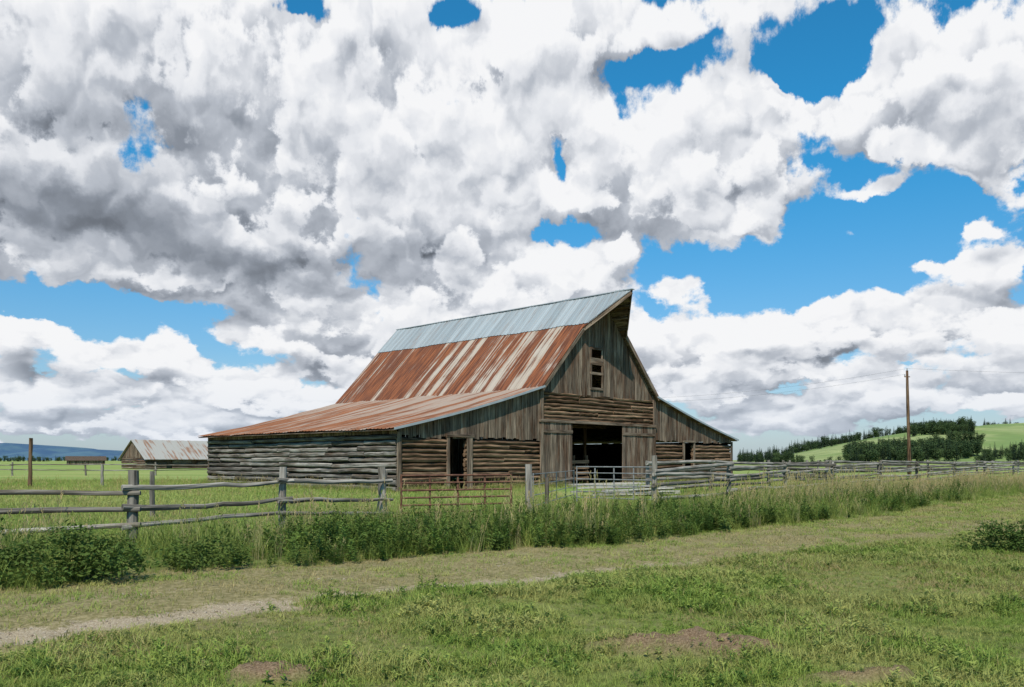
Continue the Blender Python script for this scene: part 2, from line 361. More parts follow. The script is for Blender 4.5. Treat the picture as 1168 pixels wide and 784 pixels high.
for x in(.0,32.2): mb.beam((x,-.16,0),(x,-.16,3.0),.22,.08,up=(0,1,0))
for x in(14.97,16.08): mb.beam((x,-.18,6.0),(x,-.18,8.6),.12,.06,up=(0,1,0))
for zz,w in((6.05,.14),(7.0,.16),(7.75,.42),(8.56,.14)): mb.beam((14.9,-.185,zz),(16.15,-.185,zz),.07,w)
mb.obj('doors_and_trim',M_BOARD,barn)
mb=MB()
for x in(12.5,16.1,19.5):
    for y in(4,10,16): mb.log((x,y,0),(x,y,6),.12,.12)
for y in(4,10,16): mb.beam((XL,y,3.9),(XR,y,3.9),.2,.2)
for zz in(.4,.75,1.1,1.45): mb.beam((13.2,1.0,zz),(16.2,1.0,zz+.05),.06,.2,.6)
for x in(13.3,14.8,16.1): mb.beam((x,1.08,0),(x,1.08,1.9),.12,.12,.6)
for y in np.arange(.2,20,.9): mb.beam((XL+.1,y,5.7),(XC,y,ZR-.3),.08,.12); mb.beam((XR-.1,y,5.7),(XC,y,ZR-.3),.08,.12)
mb.obj('interior_frame',M_BROWN,barn)
def roofmat(name,mode):
    m,nt=newmat(name); o=N(nt,'ShaderNodeTexCoord',out=3); s=nt.nodes.new('ShaderNodeSeparateXYZ'); nt.links.new(o,s.inputs[0])
    yy=s.outputs[1]; pid=M(nt,'FLOOR',M(nt,'DIVIDE',yy,.62))
    wn=nt.nodes.new('ShaderNodeTexWhiteNoise'); wn.noise_dimensions='1D'; nt.links.new(pid,wn.inputs['W'])
    st=NOISE(nt,VM(nt,'MULTIPLY',o,(.16,5,.16)),1.0,5,.6); st2=NOISE(nt,VM(nt,'MULTIPLY',o,(.6,16,.6)),1.0,4,.6); bl=NOISE(nt,o,.5,5,.6)
    seam=SS(nt,M(nt,'PINGPONG',M(nt,'ADD',yy,.02),.31),.0,.05,.45,1)
    if mode=='gal':
        c=MIX(nt,wn.outputs[0],(.25,.28,.295),(.34,.37,.385)); c=MIX(nt,SS(nt,st,.5,.7,0,.5),c,(.20,.22,.23))
        c=MIX(nt,SS(nt,M(nt,'ADD',st2,M(nt,'MULTIPLY',bl,.3)),.70,.84,0,.6),c,(.22,.13,.085)); rg=.5
    else:
        c=MIX(nt,SS(nt,st2,.35,.65),(.075,.025,.013),(.27,.088,.032))
        if mode=='up':
            c=MIX(nt,SS(nt,bl,.45,.65,0,.5),c,(.11,.04,.022))
            f=M(nt,'ADD',M(nt,'MULTIPLY',wn.outputs[0],.5),M(nt,'MULTIPLY',st,1.15)); f=M(nt,'ADD',f,M(nt,'MULTIPLY',M(nt,'SUBTRACT',bl,.5),.5))
            f=M(nt,'SUBTRACT',f,M(nt,'MULTIPLY',yy,.004))
            f=SS(nt,f,.83,.99,0,.88); c=MIX(nt,f,c,MIX(nt,bl,(.34,.27,.20),(.48,.43,.37)))
        else:
            c=MIX(nt,M(nt,'MULTIPLY',bl,.8),c,(.30,.125,.055))
            f=M(nt,'ADD',M(nt,'MULTIPLY',wn.outputs[0],.35),M(nt,'MULTIPLY',st,1.1)); f=M(nt,'ADD',f,M(nt,'MULTIPLY',M(nt,'SUBTRACT',bl,.5),.4))
            f=M(nt,'ADD',f,M(nt,'MULTIPLY',M(nt,'SUBTRACT',s.outputs[2],4.4),.08))
            f=SS(nt,f,.62,.88,.02,.82); c=MIX(nt,f,c,(.34,.275,.225))
        rg=.75
    c=MIX(nt,1.0,c,MIX(nt,seam,(.55,.5,.48),(1,1,1)),'MULTIPLY')
    finish(nt,c,rg,st2,.15,.01,.3); return m
R_UP=roofmat('rusted_roof_sheet','up'); R_LO=roofmat('weathered_roof_sheet','lo'); R_GAL=roofmat('galvanised_sheet','gal')
def sheet(name,prof,y0f,y1,mat,rib=.31,amp=.03,lift=0,nt_=14):
    ys=[];hs=[]; y=min(y0f(0),y0f(1))
    while y<y1:
        for dy,hh in((0,0),(.04,1),(.08,1),(.12,0)): ys.append(y+dy); hs.append(hh*amp)
        y+=rib
    vs=[];fs=[]
    for i in range(nt_+1):
        t=i/nt_; p=prof(t); 
        for yy,hh in zip(ys,hs):
            y_=min(max(yy,y0f(t)),y1); k=math.floor(yy/.62)
            j=(float(vn(yy*.7,p[0]*.7,20))-.5)*.09+((k*37)%5)*.006
            vs.append((p[0],y_,p[1]+lift+hh+j))
    n=len(ys)
    for i in range(nt_):
        for k in range(n-1): fs.append((i*n+k,i*n+k+1,(i+1)*n+k+1,(i+1)*n+k))
    me=bpy.data.meshes.new(name); me.from_pydata(vs,[],fs); me.materials.append(mat); me.update()
    o=bpy.data.objects.new(name,me); S.collection.objects.link(o); o.parent=barn
YF0=lambda t:-.45
def hood(t): return -.45-2.05*max(0,(t-.62)/.38)
for sgn,nm in((1,'left'),(-1,'right')):
    mx=lambda x:(x if sgn==1 else 2*XC-x)
    sheet('lean_to_roof_'+nm,lambda t:(mx(-.55+(XL+.65)*t),ZE+(ZB-ZE)*t-.13*math.sin(math.pi*t)),YF0,LEN+.5,R_LO)
    pf=lambda t:(mx(XL-.25+(XC-XL+.25)*t),ZB-.2+(ZR-ZB+.2)*t)
    sheet('main_roof_'+nm,lambda t:pf(t),hood,LEN+.5,R_UP,lift=.1,nt_=26)
    sheet('ridge_sheets_'+nm,lambda t:pf(.66+.34*t),lambda t:hood(.66+.34*t)-.03,LEN+.55,R_GAL,lift=.16,nt_=10)
mb=MB()
for sgn in(1,-1):
    mx=lambda x:(x if sgn==1 else 2*XC-x)
    nb=22
    for i in range(nb):
        t0,t1=i/nb,(i+1)/nb-.004; a=(mx(XL-.2+(XC-XL+.2)*t0),ZB-.16+(ZR-ZB+.16)*t0); b=(mx(XL-.2+(XC-XL+.2)*t1),ZB-.16+(ZR-ZB+.16)*t1)
        y0=hood((t0+t1)/2)+.1
        c=[(a[0],y0,a[1]),(a[0],LEN+.4,a[1]),(b[0],LEN+.4,b[1]),(b[0],y0,b[1])]; mb.hexa([(p[0],p[1],p[2]-.03) for p in c]+[(p[0],p[1],p[2]+.02) for p in c],None,1)
    for i in range(24):
        t0,t1=i/24,(i+1)/24-.004; f_=lambda t:(mx(-.5+(XL+.5)*t),ZE+(ZB-ZE)*t-.13*math.sin(math.pi*t)-.07)
        a,b=f_(t0),f_(t1); c=[(a[0],-.38,a[1]),(a[0],LEN+.4,a[1]),(b[0],LEN+.4,b[1]),(b[0],-.38,b[1])]
        mb.hexa([(p[0],p[1],p[2]-.03) for p in c]+[(p[0],p[1],p[2]+.02) for p in c],None,1)
    pp=[(mx(XL-.2),-.44,ZB-.22),(mx(XL+(XC-XL)*.62),-.44,ZB+(ZR-ZB)*.62-.06),(XC,-2.45,ZR-.06)]
    for p,q in zip(pp[:-1],pp[1:]): mb.beam(p,q,.06,.2)
    for t in(.7,.8,.9): mb.beam((mx(XL+(XC-XL)*t),hood(t)+.1,ZB+(ZR-ZB)*t-.12),(mx(XL+(XC-XL)*t),.1,ZB+(ZR-ZB)*t-.12),.1,.12)
mb.beam((XC,-2.3,ZR-.2),(XC,.1,ZR-.2),.12,.18)
mb.obj('roof_sheathing',M_BOARD,barn)
m_,nt=newmat('roof_edge_metal'); finish(nt,MIX(nt,NOISE(nt,N(nt,'ShaderNodeTexCoord',out=3),2),(.2,.23,.26),(.4,.43,.45)),.5)
mb=MB()
for sgn in(1,-1):
    mx=lambda x:(x if sgn==1 else 2*XC-x)
    for i in range(6):
        f_=lambda t:(mx(-.55+(XL+.55)*t),-.47,ZE+(ZB-ZE)*t-.13*math.sin(math.pi*t)-.02); mb.beam(f_(i/6),f_((i+1)/6),.03,.12)
mb.beam((XC,-2.55,ZR+.13),(XC,LEN+.55,ZR+.15),.3,.05)
mb.obj('roof_edge_trim',m_,barn)
m_,nt=newmat('pale_concrete'); P=N(nt,'ShaderNodeNewGeometry'); n_=NOISE(nt,P,3,6,.7)
finish(nt,MIX(nt,SS(nt,n_,.35,.65),(.30,.28,.24),(.50,.47,.42)),.9,n_,.3)
mb=MB(); mb.hexa([(12.2,-2.6,.14),(18.8,-2.8,.16),(18.6,-.3,.17),(12.3,-.3,.17),(12.2,-2.6,-.1),(18.8,-2.8,-.1),(18.6,-.3,-.1),(12.3,-.3,-.1)])
mb.obj('concrete_apron',m_,barn)
mb=MB()
for i in range(16):
    x=5.2+random.uniform(-.7,.7); y=37.5+random.uniform(-.8,.8); a=random.uniform(-.25,.25)+.2; l=random.uniform(1.2,2.2); z=.08+.09*(i//4)
    mb.beam((x-l*math.cos(a),y-l*math.sin(a),z),(x+l*math.cos(a),y+l*math.sin(a),z+random.uniform(0,.1)),.16,.06,random.uniform(.3,1))
mb.obj('lumber_pile',wood('pale_lumber',(.25,.23,.2),(.5,.47,.42),(.25,.22,.18),.45))
# ---------------- distant cabin
cab=empty('log_cabin',(-66,150,0),math.atan2(.8,.6))
mb=MB(); CW,CLn=8.2,15
logwall(mb,0,CLn,0,0,2.1,.17,[(4,5.2,0,1.8),(9,10.4,.7,1.6)],seg=2); logwall(mb,0,CW,0,0,2.1,.17,axis='y',seg=2); logwall(mb,0,CW,CLn,0,2.1,.17,axis='y',seg=2); logwall(mb,0,CLn,CW,0,2.1,.17,seg=2)
ct=lambda y:2.05+(5.1-2.05)*(1-abs(y-CW/2)/(CW/2))
planks(mb,0,CW,-.1,ct,lambda y:2.0,[],'y',-1,(.3,.5)); planks(mb,0,CW,CLn+.1,ct,lambda y:2.0,[],'y',1,(.3,.5))
mb.hexa([(.3,.2,0),(CLn-.3,.2,0),(CLn-.3,.2,2),(.3,.2,2),(.3,.25,0),(CLn-.3,.25,0),(CLn-.3,.25,2),(.3,.25,2)],0)
mb.obj('walls',M_BOARD,cab)
m_,nt=newmat('cabin_roof_metal'); o=N(nt,'ShaderNodeTexCoord',out=3); n_=NOISE(nt,VM(nt,'MULTIPLY',o,(2.2,.3,.3)),1,4); n2=NOISE(nt,o,.35,4)
finish(nt,MIX(nt,SS(nt,M(nt,'ADD',n_,M(nt,'MULTIPLY',n2,.6)),.78,1.0),(.36,.34,.31),(.26,.15,.10)),.7)
mb=MB()
for y0,y1,z0,z1 in((-.5,CW/2,1.75,5.35),(CW+.5,CW/2,1.75,5.35)):
    n=24
    for i in range(n):
        a=-.5+i*(CLn+1)/n; b=a+(CLn+1)/n-.01; h=.03*(i%2)
        mb.hexa([(a,y0,z0+h),(b,y0,z0+h),(b,y1,z1+h),(a,y1,z1+h),(a,y0,z0-.06),(b,y0,z0-.06),(b,y1,z1-.06),(a,y1,z1-.06)])
mb.obj('roof',m_,cab)
mb=MB(); sh=empty('farm_shed',(-155,290,0),.5)
planks(mb,0,12,0,lambda x:1.6,lambda x:0,[],'x',-1,(.5,.8)); planks(mb,0,7,0,lambda x:1.6+.35*min(x,7-x),lambda x:0,[],'y',-1,(.5,.8))
for y0,y1 in((-.6,3.5),(7.6,3.5)): mb.hexa([(-.5,y0,1.5),(12.5,y0,1.5),(12.5,y1,3),(-.5,y1,3),(-.5,y0,1.4),(12.5,y0,1.4),(12.5,y1,2.9),(-.5,y1,2.9)])
mb.obj('walls_and_roof',M_BOARD,sh)
# ---------------- fences
def post(mb,x,y,h,r=.085,lean=(0,0)):
    z=float(zg(x,y)); mb.log((x,y,z-.2),(x+lean[0],y+lean[1],z+h),r*1.08,r*.9,9,6,.014)
def rail(mb,a,b,z0,z1,r=.05,off=.09):
    A_=Vector((a[0],a[1],z0)); B_=Vector((b[0],b[1],z1)); d=(B_-A_).normalized(); n=Vector((d.y,-d.x,0))*off
    mb.log(A_+n-d*.2,B_+n+d*.2,r*random.uniform(.9,1.2),r*random.uniform(.7,.95),8,9,.02,None,random.uniform(-.06,.05))
def fence(name,pts,hs,rails,r=.085,rr_=.05,jit=.06):
    mb=MB()
    for (x,y),h in zip(pts,hs): post(mb,x,y,h,r,(random.uniform(-.06,.06),random.uniform(-.06,.06)))
    for i in range(len(pts)-1):
        for zz in rails: rail(mb,pts[i],pts[i+1],zz+random.uniform(-jit,jit),zz+random.uniform(-jit,jit),rr_)
    return mb.obj(name,M_FENCE)
P0,P1,P2,P3=(-13,15.2),(-7.16,15.67),(-4.93,17.9),(-3.13,20.3)
mb=MB(); post(mb,*P0,1.4,.09); post(mb,*P1,1.42,.1,(.03,0)); post(mb,*P2,1.5,.085); post(mb,*P3,1.42,.1,(-.05,.05)); post(mb,P3[0]-.22,P3[1]+.1,1.3,.07,(.25,0)); post(mb,-19,14.6,1.4)
for z0,z1 in((1.0,.98),(.64,.68),(.24,.38)): rail(mb,P0,P1,z0,z1,.055); rail(mb,(-19,14.6),P0,z0,z0,.055)
for z0,z1 in((1.1,1.14),(.72,.76),(.36,.47)): rail(mb,P1,P2,z0,z1)
for z0,z1 in((1.18,1.1),(.74,.64),(.46,.32)): rail(mb,P2,P3,z0,z1)
mb.obj('rail_fence',M_FENCE)
right=[(4.95,29),(9,34.6),(13.1,40),(16.9,44),(21.5,49),(27,55.5),(34,64),(42,74),(53,88),(66,104)]
fence('rail_fence',right,[1.75,1.45,1.5,1.5,1.5,1.5,1.5,1.5,1.5,1.5],(.35,.7,1.02,1.32),.1,.075,.12)
fence('rail_fence',[(6.2,38),(10,42),(14.5,47),(20,53),(27,61),(36,72),(48,86),(62,102)],[1.6]*8,(.4,.75,1.1,1.45),.1,.08,.1)
fence('rail_fence',[(18,47),(19.5,55),(22,66),(26,80),(31,95)],[1.6]*5,(.5,.9,1.35),.1,.07)
fence('rail_fence',[(24,96),(36,98),(48,101),(60,104),(74,108),(88,112)],[1.6]*6,(.5,.9,1.3),.12,.09)
fence('rail_fence',[(-58,84),(-51,85),(-44,86),(-37,86.5),(-30,87)],[1.4]*5,(.6,1.1),.09,.05)
mb=MB(); post(mb,.45,22.7,1.52,.1); post(mb,1.0,24.0,1.1,.06); mb.obj('fence_post',M_FENCE)
mb=MB(); post(mb,-10.2,23.6,1.3,.07); mb.obj('fence_post',M_FENCE)
mb=MB(); post(mb,-24.6,50,1.35,.09); mb.obj('fence_post',M_FENCE)
mb=MB(); post(mb,-28.4,49,2.9,.11,(.12,0)); mb.obj('wooden_pole',M_BROWN)
def metal(name,c1,c2):
    m,nt=newmat(name); n_=NOISE(nt,N(nt,'ShaderNodeNewGeometry'),6,5,.7); finish(nt,MIX(nt,SS(nt,n_,.38,.62),c1,c2),.6,None,spec=.3); return m
RUSTY=metal('rusty_pipe',(.09,.035,.02),(.17,.08,.045)); GALV=metal('galvanised_pipe',(.15,.15,.15),(.25,.25,.245))
def gate(name,a,b,z0,z1,nb,nv,mat,r=.022):
    e=empty(name,(0,0,0)); mb=MB(); A_=Vector((*a,0)); B_=Vector((*b,0))
    for i in range(nb):
        z=z0+(z1-z0)*i/(nb-1); mb.log(A_+Vector((0,0,z)),B_+Vector((0,0,z)),r,r,6,1,0)
    mb.obj('bars',mat,e); mb=MB()
    for i in range(nv):
        p=A_.lerp(B_,i/(nv-1)); n=Vector((0,.03,0)) if 0<i<nv-1 else Vector(); mb.log(p+n+Vector((0,0,z0-(.25 if i in(0,nv-1) else 0))),p+n+Vector((0,0,z1+(.03 if i in(0,nv-1) else 0))),r*1.1,r*1.1,6,1,0)
    mb.obj('uprights',mat,e)
gate('pipe_gate',(-2.72,20.45),(-.02,21.6),.3,1.22,6,5,RUSTY,.026)
gate('livestock_gate',(2.45,31.5),(5.0,29.3),.2,1.35,6,5,GALV,.022)
gate('livestock_gate',(.6,23.6),(2.35,31.6),.3,1.2,4,5,GALV,.014)
# ---------------- utility pole
e=empty('utility_pole',(38.2,80,0)); mb=MB(); mb.log((0,0,-.3),(-.25,0,10.2),.19,.12,10,6,.01); mb.beam((-.5,0,9.6),(.02,0,9.6),.08,.08); mb.obj('pole',M_BROWN,e,True)
mb=MB(); 
for x,z in((-.47,9.64),(-.25,10.2)): mb.log((x,0,z),(x,0,z+.22),.06,.035,6,1,0)
mb.obj('insulators',GALV,e)
def wire(a,b,sag,mb):
    pr=None
    for i in range(25):
        t=i/24; p=Vector(a).lerp(Vector(b),t); p.z-=sag*4*t*(1-t)
        if pr is not None: mb.log(pr,p,.007,.007,4,1,0)
        pr=p
mb=MB(); wire((37.95,80,10.4),(2,98,9),1.2,mb); wire((37.73,80,9.84),(2,98,8.6),1.2,mb); wire((37.95,80,10.4),(110,60,10.4),1.5,mb)
mb.obj('power_line',metal('cable',(.08,.08,.08),(.12,.12,.12)))
# ---------------- scatter util
def leafmat(name,c1,c2,c3=None,tr=.3,sc=.5):
    m,nt=newmat(name); oi=nt.nodes.new('ShaderNodeObjectInfo'); P=N(nt,'ShaderNodeNewGeometry')
    c=MIX(nt,oi.outputs['Random'],c1,c2); n_=SS(nt,NOISE(nt,P,sc,4,.6),.42,.62)
    if c3: c=MIX(nt,n_,c,c3)
    c=MIX(nt,ATTR(nt,'rnd'),c,MIX(nt,1.0,c,(1.5,1.35,1.2),'MULTIPLY'))
    finish(nt,c,.75,None,spec=.15,transl=tr); return m
G_LUSH=leafmat('lush_grass',(.125,.205,.038),(.22,.285,.068),(.275,.295,.10),.3,.8)
G_DRY=leafmat('dry_grass_blade',(.23,.21,.08),(.39,.325,.175),(.20,.225,.07),.3,.8)
G_TALL=leafmat('tall_grass_blade',(.10,.155,.033),(.195,.23,.065),(.125,.18,.038))
G_SEED=leafmat('seed_grass',(.25,.22,.11),(.38,.32,.19),(.24,.24,.11))
G_WEED=leafmat('weed_leaf',(.06,.115,.022),(.12,.185,.04),(.09,.15,.03))
G_FIELD=leafmat('field_grass_blade',(.155,.24,.05),(.225,.30,.078),(.27,.31,.10),.3,.08)
G_SHR=leafmat('shrub_leaf',(.045,.088,.02),(.08,.13,.03),(.09,.135,.032))
G_TREE=leafmat('tree_leaf',(.028,.052,.02),(.05,.08,.03),None,.1)
G_CONI=leafmat('conifer_needle',(.016,.034,.02),(.03,.05,.025),None,.05)
def quadstrip(mb,p,dirv,h,w,bend,seg=3,r=None):
    r=random.random() if r is None else r; sd=Vector((-dirv[1],dirv[0],0)); vs=[];fs=[]
    for i in range(seg+1):
        t=i/seg; c=Vector((p[0]+dirv[0]*bend*t*t,p[1]+dirv[1]*bend*t*t,p[2]+h*(t-.18*t*t*(bend/h)))); ww=w*(1-t)**.7/2+.0004
        vs+= [tuple(c-sd*ww),tuple(c+sd*ww)]
    for i in range(seg): fs.append((2*i,2*i+1,2*i+3,2*i+2))
    mb.add(vs,fs,r,[(0,0,0)]*len(vs))
def leaf(mb,p,d,n,l,w,r=None):
    d=Vector(d).normalized(); s=d.cross(Vector(n)); s=s.normalized() if s.length>1e-3 else Vector((1,0,0)); p=Vector(p); nn=s.cross(d)
    mb.add([tuple(p),tuple(p+d*l*.45+s*w/2+nn*.1*l),tuple(p+d*l),tuple(p+d*l*.45-s*w/2+nn*.1*l)],[(0,1,2),(0,2,3)],random.random() if r is None else r,[(0,0,0)]*4)
def rdir(): a=random.uniform(0,6.283); return (math.cos(a),math.sin(a))
def tuft(n,h,spread,w,bend,seed=0,seg=3):
    mb=MB()
    for _ in range(n):
        d=rdir(); q=rdir(); s=spread*random.random()**.6; hh=h*random.uniform(.5,1.1)
        quadstrip(mb,(q[0]*s,q[1]*s,-.01),d,hh,w*random.uniform(.7,1.2),hh*bend*random.uniform(.2,1.4),seg)
    for _ in range(seed):
        d=rdir(); q=rdir(); s=spread*random.random(); hh=h*random.uniform(1,1.45); b=hh*.2
        quadstrip(mb,(q[0]*s,q[1]*s,0),d,hh,.006,b)
        t=Vector((q[0]*s+d[0]*b,q[1]*s+d[1]*b,hh*.97))
        for j in range(6):
            dd=rdir(); leaf(mb,t-Vector((0,0,.022*j)),(dd[0]*.35,dd[1]*.35,1),(dd[1],-dd[0],0),.05,.014,1)
    return mb
def weed(h,nl,ls,st=3):
    mb=MB()
    for s in range(st):
        q=rdir(); b=Vector((q[0]*.05,q[1]*.05,0)); tp=b+Vector((q[0]*h*.2,q[1]*h*.2,h*random.uniform(.7,1)))
        quadstrip(mb,b,q,tp.z,.008,h*.2,3,0)
        for j in range(nl):
            t=.12+.88*j/nl; p=b.lerp(tp,t); d=rdir(); l=ls*(1.15-t*.6)
            leaf(mb,p,(d[0],d[1],random.uniform(-.1,.7)),(0,0,1),l,l*.42)
    return mb
def mkcoll(name,items):
    c=bpy.data.collections.new(name)
    for i,(mb,mat) in enumerate(items): mb.obj('%s_%02d'%(name,i),mat,coll=c)
    return c
def scatter(name,coll,pts,scl,vi,tilt=.12,zscl=None):
    n=len(pts); me=bpy.data.meshes.new(name); me.from_pydata(pts.tolist(),[],[])
    rot=np.stack([rng.normal(0,tilt,n),rng.normal(0,tilt,n),rng.random(n)*6.283],-1).astype(np.float32)
    sc=np.stack([scl,scl,scl*(rng.uniform(.75,1.25,n) if zscl is None else zscl)],-1).astype(np.float32)
    me.attributes.new('rot','FLOAT_VECTOR','POINT').data.foreach_set('vector',rot.ravel())
    me.attributes.new('scl','FLOAT_VECTOR','POINT').data.foreach_set('vector',sc.ravel())
    me.attributes.new('vi','INT','POINT').data.foreach_set('value',np.asarray(vi,dtype=np.int32))
    o=bpy.data.objects.new(name,me); S.collection.objects.link(o)
    g=bpy.data.node_groups.new(name+'_gn','GeometryNodeTree')
    g.interface.new_socket('Geometry',in_out='INPUT',socket_type='NodeSocketGeometry'); g.interface.new_socket('Geometry',in_out='OUTPUT',socket_type='NodeSocketGeometry')
    a=g.nodes.new('NodeGroupInput'); b=g.nodes.new('NodeGroupOutput'); ip=g.nodes.new('GeometryNodeInstanceOnPoints')
    ci=g.nodes.new('GeometryNodeCollectionInfo'); ci.inputs['Collection'].default_value=coll; ci.inputs['Separate Children'].default_value=True; ci.inputs['Reset Children'].default_value=True
    def na_(nm,t): 
        q=g.nodes.new('GeometryNodeInputNamedAttribute'); q.data_type=t; q.inputs[0].default_value=nm; return q.outputs[0]
    er=g.nodes.new('FunctionNodeEulerToRotation'); g.links.new(na_('rot','FLOAT_VECTOR'),er.inputs[0])
    g.links.new(a.outputs[0],ip.inputs['Points']); g.links.new(ci.outputs[0],ip.inputs['Instance']); ip.inputs['Pick Instance'].default_value=True
    g.links.new(na_('vi','INT'),ip.inputs['Instance Index']); g.links.new(er.outputs[0],ip.inputs['Rotation']); g.links.new(na_('scl','FLOAT_VECTOR'),ip.inputs['Scale'])
    g.links.new(ip.outputs[0],b.inputs[0])
    md=o.modifiers.new('scatter','NODES'); md.node_group=g
    print(name,n); return o
def sample(n,fa,fb,u0=-.8,u1=.8):
    u=rng.uniform(u0,u1,n*6); a=fa(u); b=fb(u); w=(b*b-a*a); keep=rng.random(n*6)*w.max()<w; u,a,b=u[keep],a[keep],b[keep]
    y=np.sqrt(a*a+rng.random(len(u))*(b*b-a*a)); return (u*y)[:n],y[:n]
def P3_(x,y): return np.stack([x,y,zg(x,y)],-1)
fL=lambda u:np.interp(u,LU,LY); fN=lambda u:np.interp(u,UU,YN); fF=lambda u:np.interp(u,UU,YF)
def inbarn(x,y,m=.2):
    dx,dy=x+5.65,y-41; a=dx*.696+dy*.718; b=-dx*.718+dy*.696
    return (a>-m)&(a<32.2+m)&(b>-m)&(b<20+m)
C1=mkcoll('lush_tufts',[(tuft(20,.075,.09,.006,1.1),G_LUSH),(tuft(22,.06,.10,.006,1.2),G_LUSH),(tuft(14,.125,.07,.006,.9),G_LUSH),(tuft(18,.07,.10,.005,1.1),G_DRY),(weed(.06,6,.045),G_WEED),(weed(.09,7,.055),G_LUSH)])
x,y=sample(52000,lambda u:u*0+4.6,lambda u:fL(u)+.9)
ln,tk,dt=masks(x,y); c_=fbm(x*1.1,y*1.1,30); pt=fbm(x*.45,y*.45,33)
k=(rng.random(len(x))>ln*.75)&(rng.random(len(x))>tk)&(rng.random(len(x))>dt*.95)&(rng.random(len(x))<.55+c_*.9)
x,y,c_,pt=x[k],y[k],c_[k],pt[k]; dryp=np.clip((.48-pt)*3+.12,.04,.6)
vi=np.where(rng.random(len(x))<dryp,3,rng.choice([0,1,2,4,5],len(x),p=[.38,.34,.14,.08,.06])); scatter('grass',C1,P3_(x,y),(.5+1.1*sst(c_,.35,.78))*rng.uniform(.7,1.25,len(x)),vi)
C2=mkcoll('lane_tufts',[(tuft(14,.045,.09,.006,1.3),G_DRY),(tuft(14,.055,.10,.006,1.1),G_LUSH),(tuft(12,.06,.09,.006,1.1),G_DRY)])
x,y=sample(34000,lambda u:fL(u)-.7,lambda u:fN(u)+.8)
ln,tk,dt=masks(x,y); pt=fbm(x*.9,y*.9,40); k=(rng.random(len(x))>tk*1.05)&(rng.random(len(x))<.22+pt); x,y,pt=x[k],y[k],pt[k]
vi=np.where(pt>.49+rng.normal(0,.07,len(x)),1,rng.choice([0,2],len(x))); scatter('dry_grass',C2,P3_(x,y),rng.uniform(.6,1.5,len(x))*(1+np.clip(y-14,0,30)/30),vi)
def pebble():
    mb=MB(); mb.log((-.012,0,0),(.012,0,.003),.010,.008,7,3,.003); return mb
mg,nt=newmat('pebble_stone'); oi=nt.nodes.new('ShaderNodeObjectInfo'); finish(nt,MIX(nt,oi.outputs['Random'],(.17,.13,.09),(.38,.32,.245)),.95)
C6=mkcoll('pebbles',[(pebble(),mg),(pebble(),mg),(pebble(),mg)])
x,y=sample(16000,lambda u:fL(u)-.9,lambda u:fN(u)-.5,-.8,.4); ln,tk,dt=masks(x,y); k=rng.random(len(x))<tk*.7-.12; x,y=x[k],y[k]
scatter('gravel',C6,P3_(x,y),rng.uniform(.3,1.2,len(x))**1.5,rng.integers(0,3,len(x)),.4)
C3=mkcoll('tall_tufts',[(tuft(26,.5,.15,.011,.7,0),G_TALL),(tuft(22,.55,.15,.012,.6,1),G_TALL),(tuft(24,.4,.18,.011,.9),G_LUSH),(tuft(16,.5,.15,.010,.5,6),G_SEED)])
x,y=sample(15000,fN,fF)
u=x/y; tt=(y-fN(u))/(fF(u)-fN(u)); c_=fbm(x*.7,y*.7,50)
k=(rng.random(len(x))<.25+c_*1.2)&(rng.random(len(x))>sst(tt,.5,1)*.7); x,y,u,tt,c_=x[k],y[k],u[k],tt[k],c_[k]
seedp=np.clip(.06+.75*sst(u,.2,.5)*sst(tt,.15,.5)+.3*(c_-.5),0,.7); vi=np.where(rng.random(len(x))<seedp,3,rng.integers(0,3,len(x)))
hs=(.25+.85*sst(c_,.25,.75))*(1+.3*sst(u,-.1,.3))*(.6+.5*sst(tt,0,.3))*np.clip(1.15-y/110,.6,1)
scatter('tall_grass',C3,P3_(x,y),hs*rng.uniform(.7,1.3,len(x)),vi,.18)
C4=mkcoll('weed_plants',[(weed(.5,14,.12),G_WEED),(weed(.62,18,.1),G_WEED),(weed(.4,14,.15),G_SHR),(weed(.55,16,.09),G_TALL),(weed(.7,20,.10,4),G_SHR)])
x,y=sample(7500,fN,lambda u:fN(u)+(fF(u)-fN(u))*.7,-.8,.55); u=x/y; c_=fbm(x*.45,y*.45,60); k=rng.random(len(x))<(c_-.34)*3*(1.2-.8*sst(u,-.1,.5)); x,y,u=x[k],y[k],u[k]
scatter('weeds',C4,P3_(x,y),rng.uniform(.45,1.2,len(x))*(1+.1*sst(-u,.3,.6)),rng.integers(0,5,len(x)),.2)
C5=mkcoll('field_tufts',[(tuft(20,.13,.30,.014,1.0,0,2),G_FIELD),(tuft(20,.11,.32,.014,1.1,0,2),G_FIELD),(tuft(18,.18,.28,.011,.8,1,2),G_DRY)])
x,y=sample(30000,fF,lambda u:u*0+65,-.8,.6); k=~inbarn(x,y,.1)&(rng.random(len(x))<np.clip(22/y,0,1)+.1); 
k&=~((np.abs(x-4.5)<2.5)&(y>34)&(y<46)); x,y=x[k],y[k]
c_=fbm(x*.12,y*.12,70); vi=np.where(rng.random(len(x))<.05+.15*(c_>.52),2,rng.integers(0,2,len(x))); scatter('field_grass',C5,P3_(x,y),rng.uniform(.6,1.2,len(x))*(1+.01*y),vi)
t=rng.uniform(0,20,600); o=rng.uniform(.15,.9,600); bx=-5.65-.718*t-.696*o; by=41+.696*t-.718*o
t2=np.concatenate([rng.uniform(0,3,120),rng.uniform(5,12.3,260),rng.uniform(19,33,400)]); o2=rng.uniform(.2,1,len(t2)); bx=np.append(bx,-5.65+.696*t2+.718*o2); by=np.append(by,41+.718*t2-.696*o2)
scatter('grass_clumps',C3,P3_(bx,by),rng.uniform(.4,.95,len(bx)),rng.integers(0,4,len(bx)))
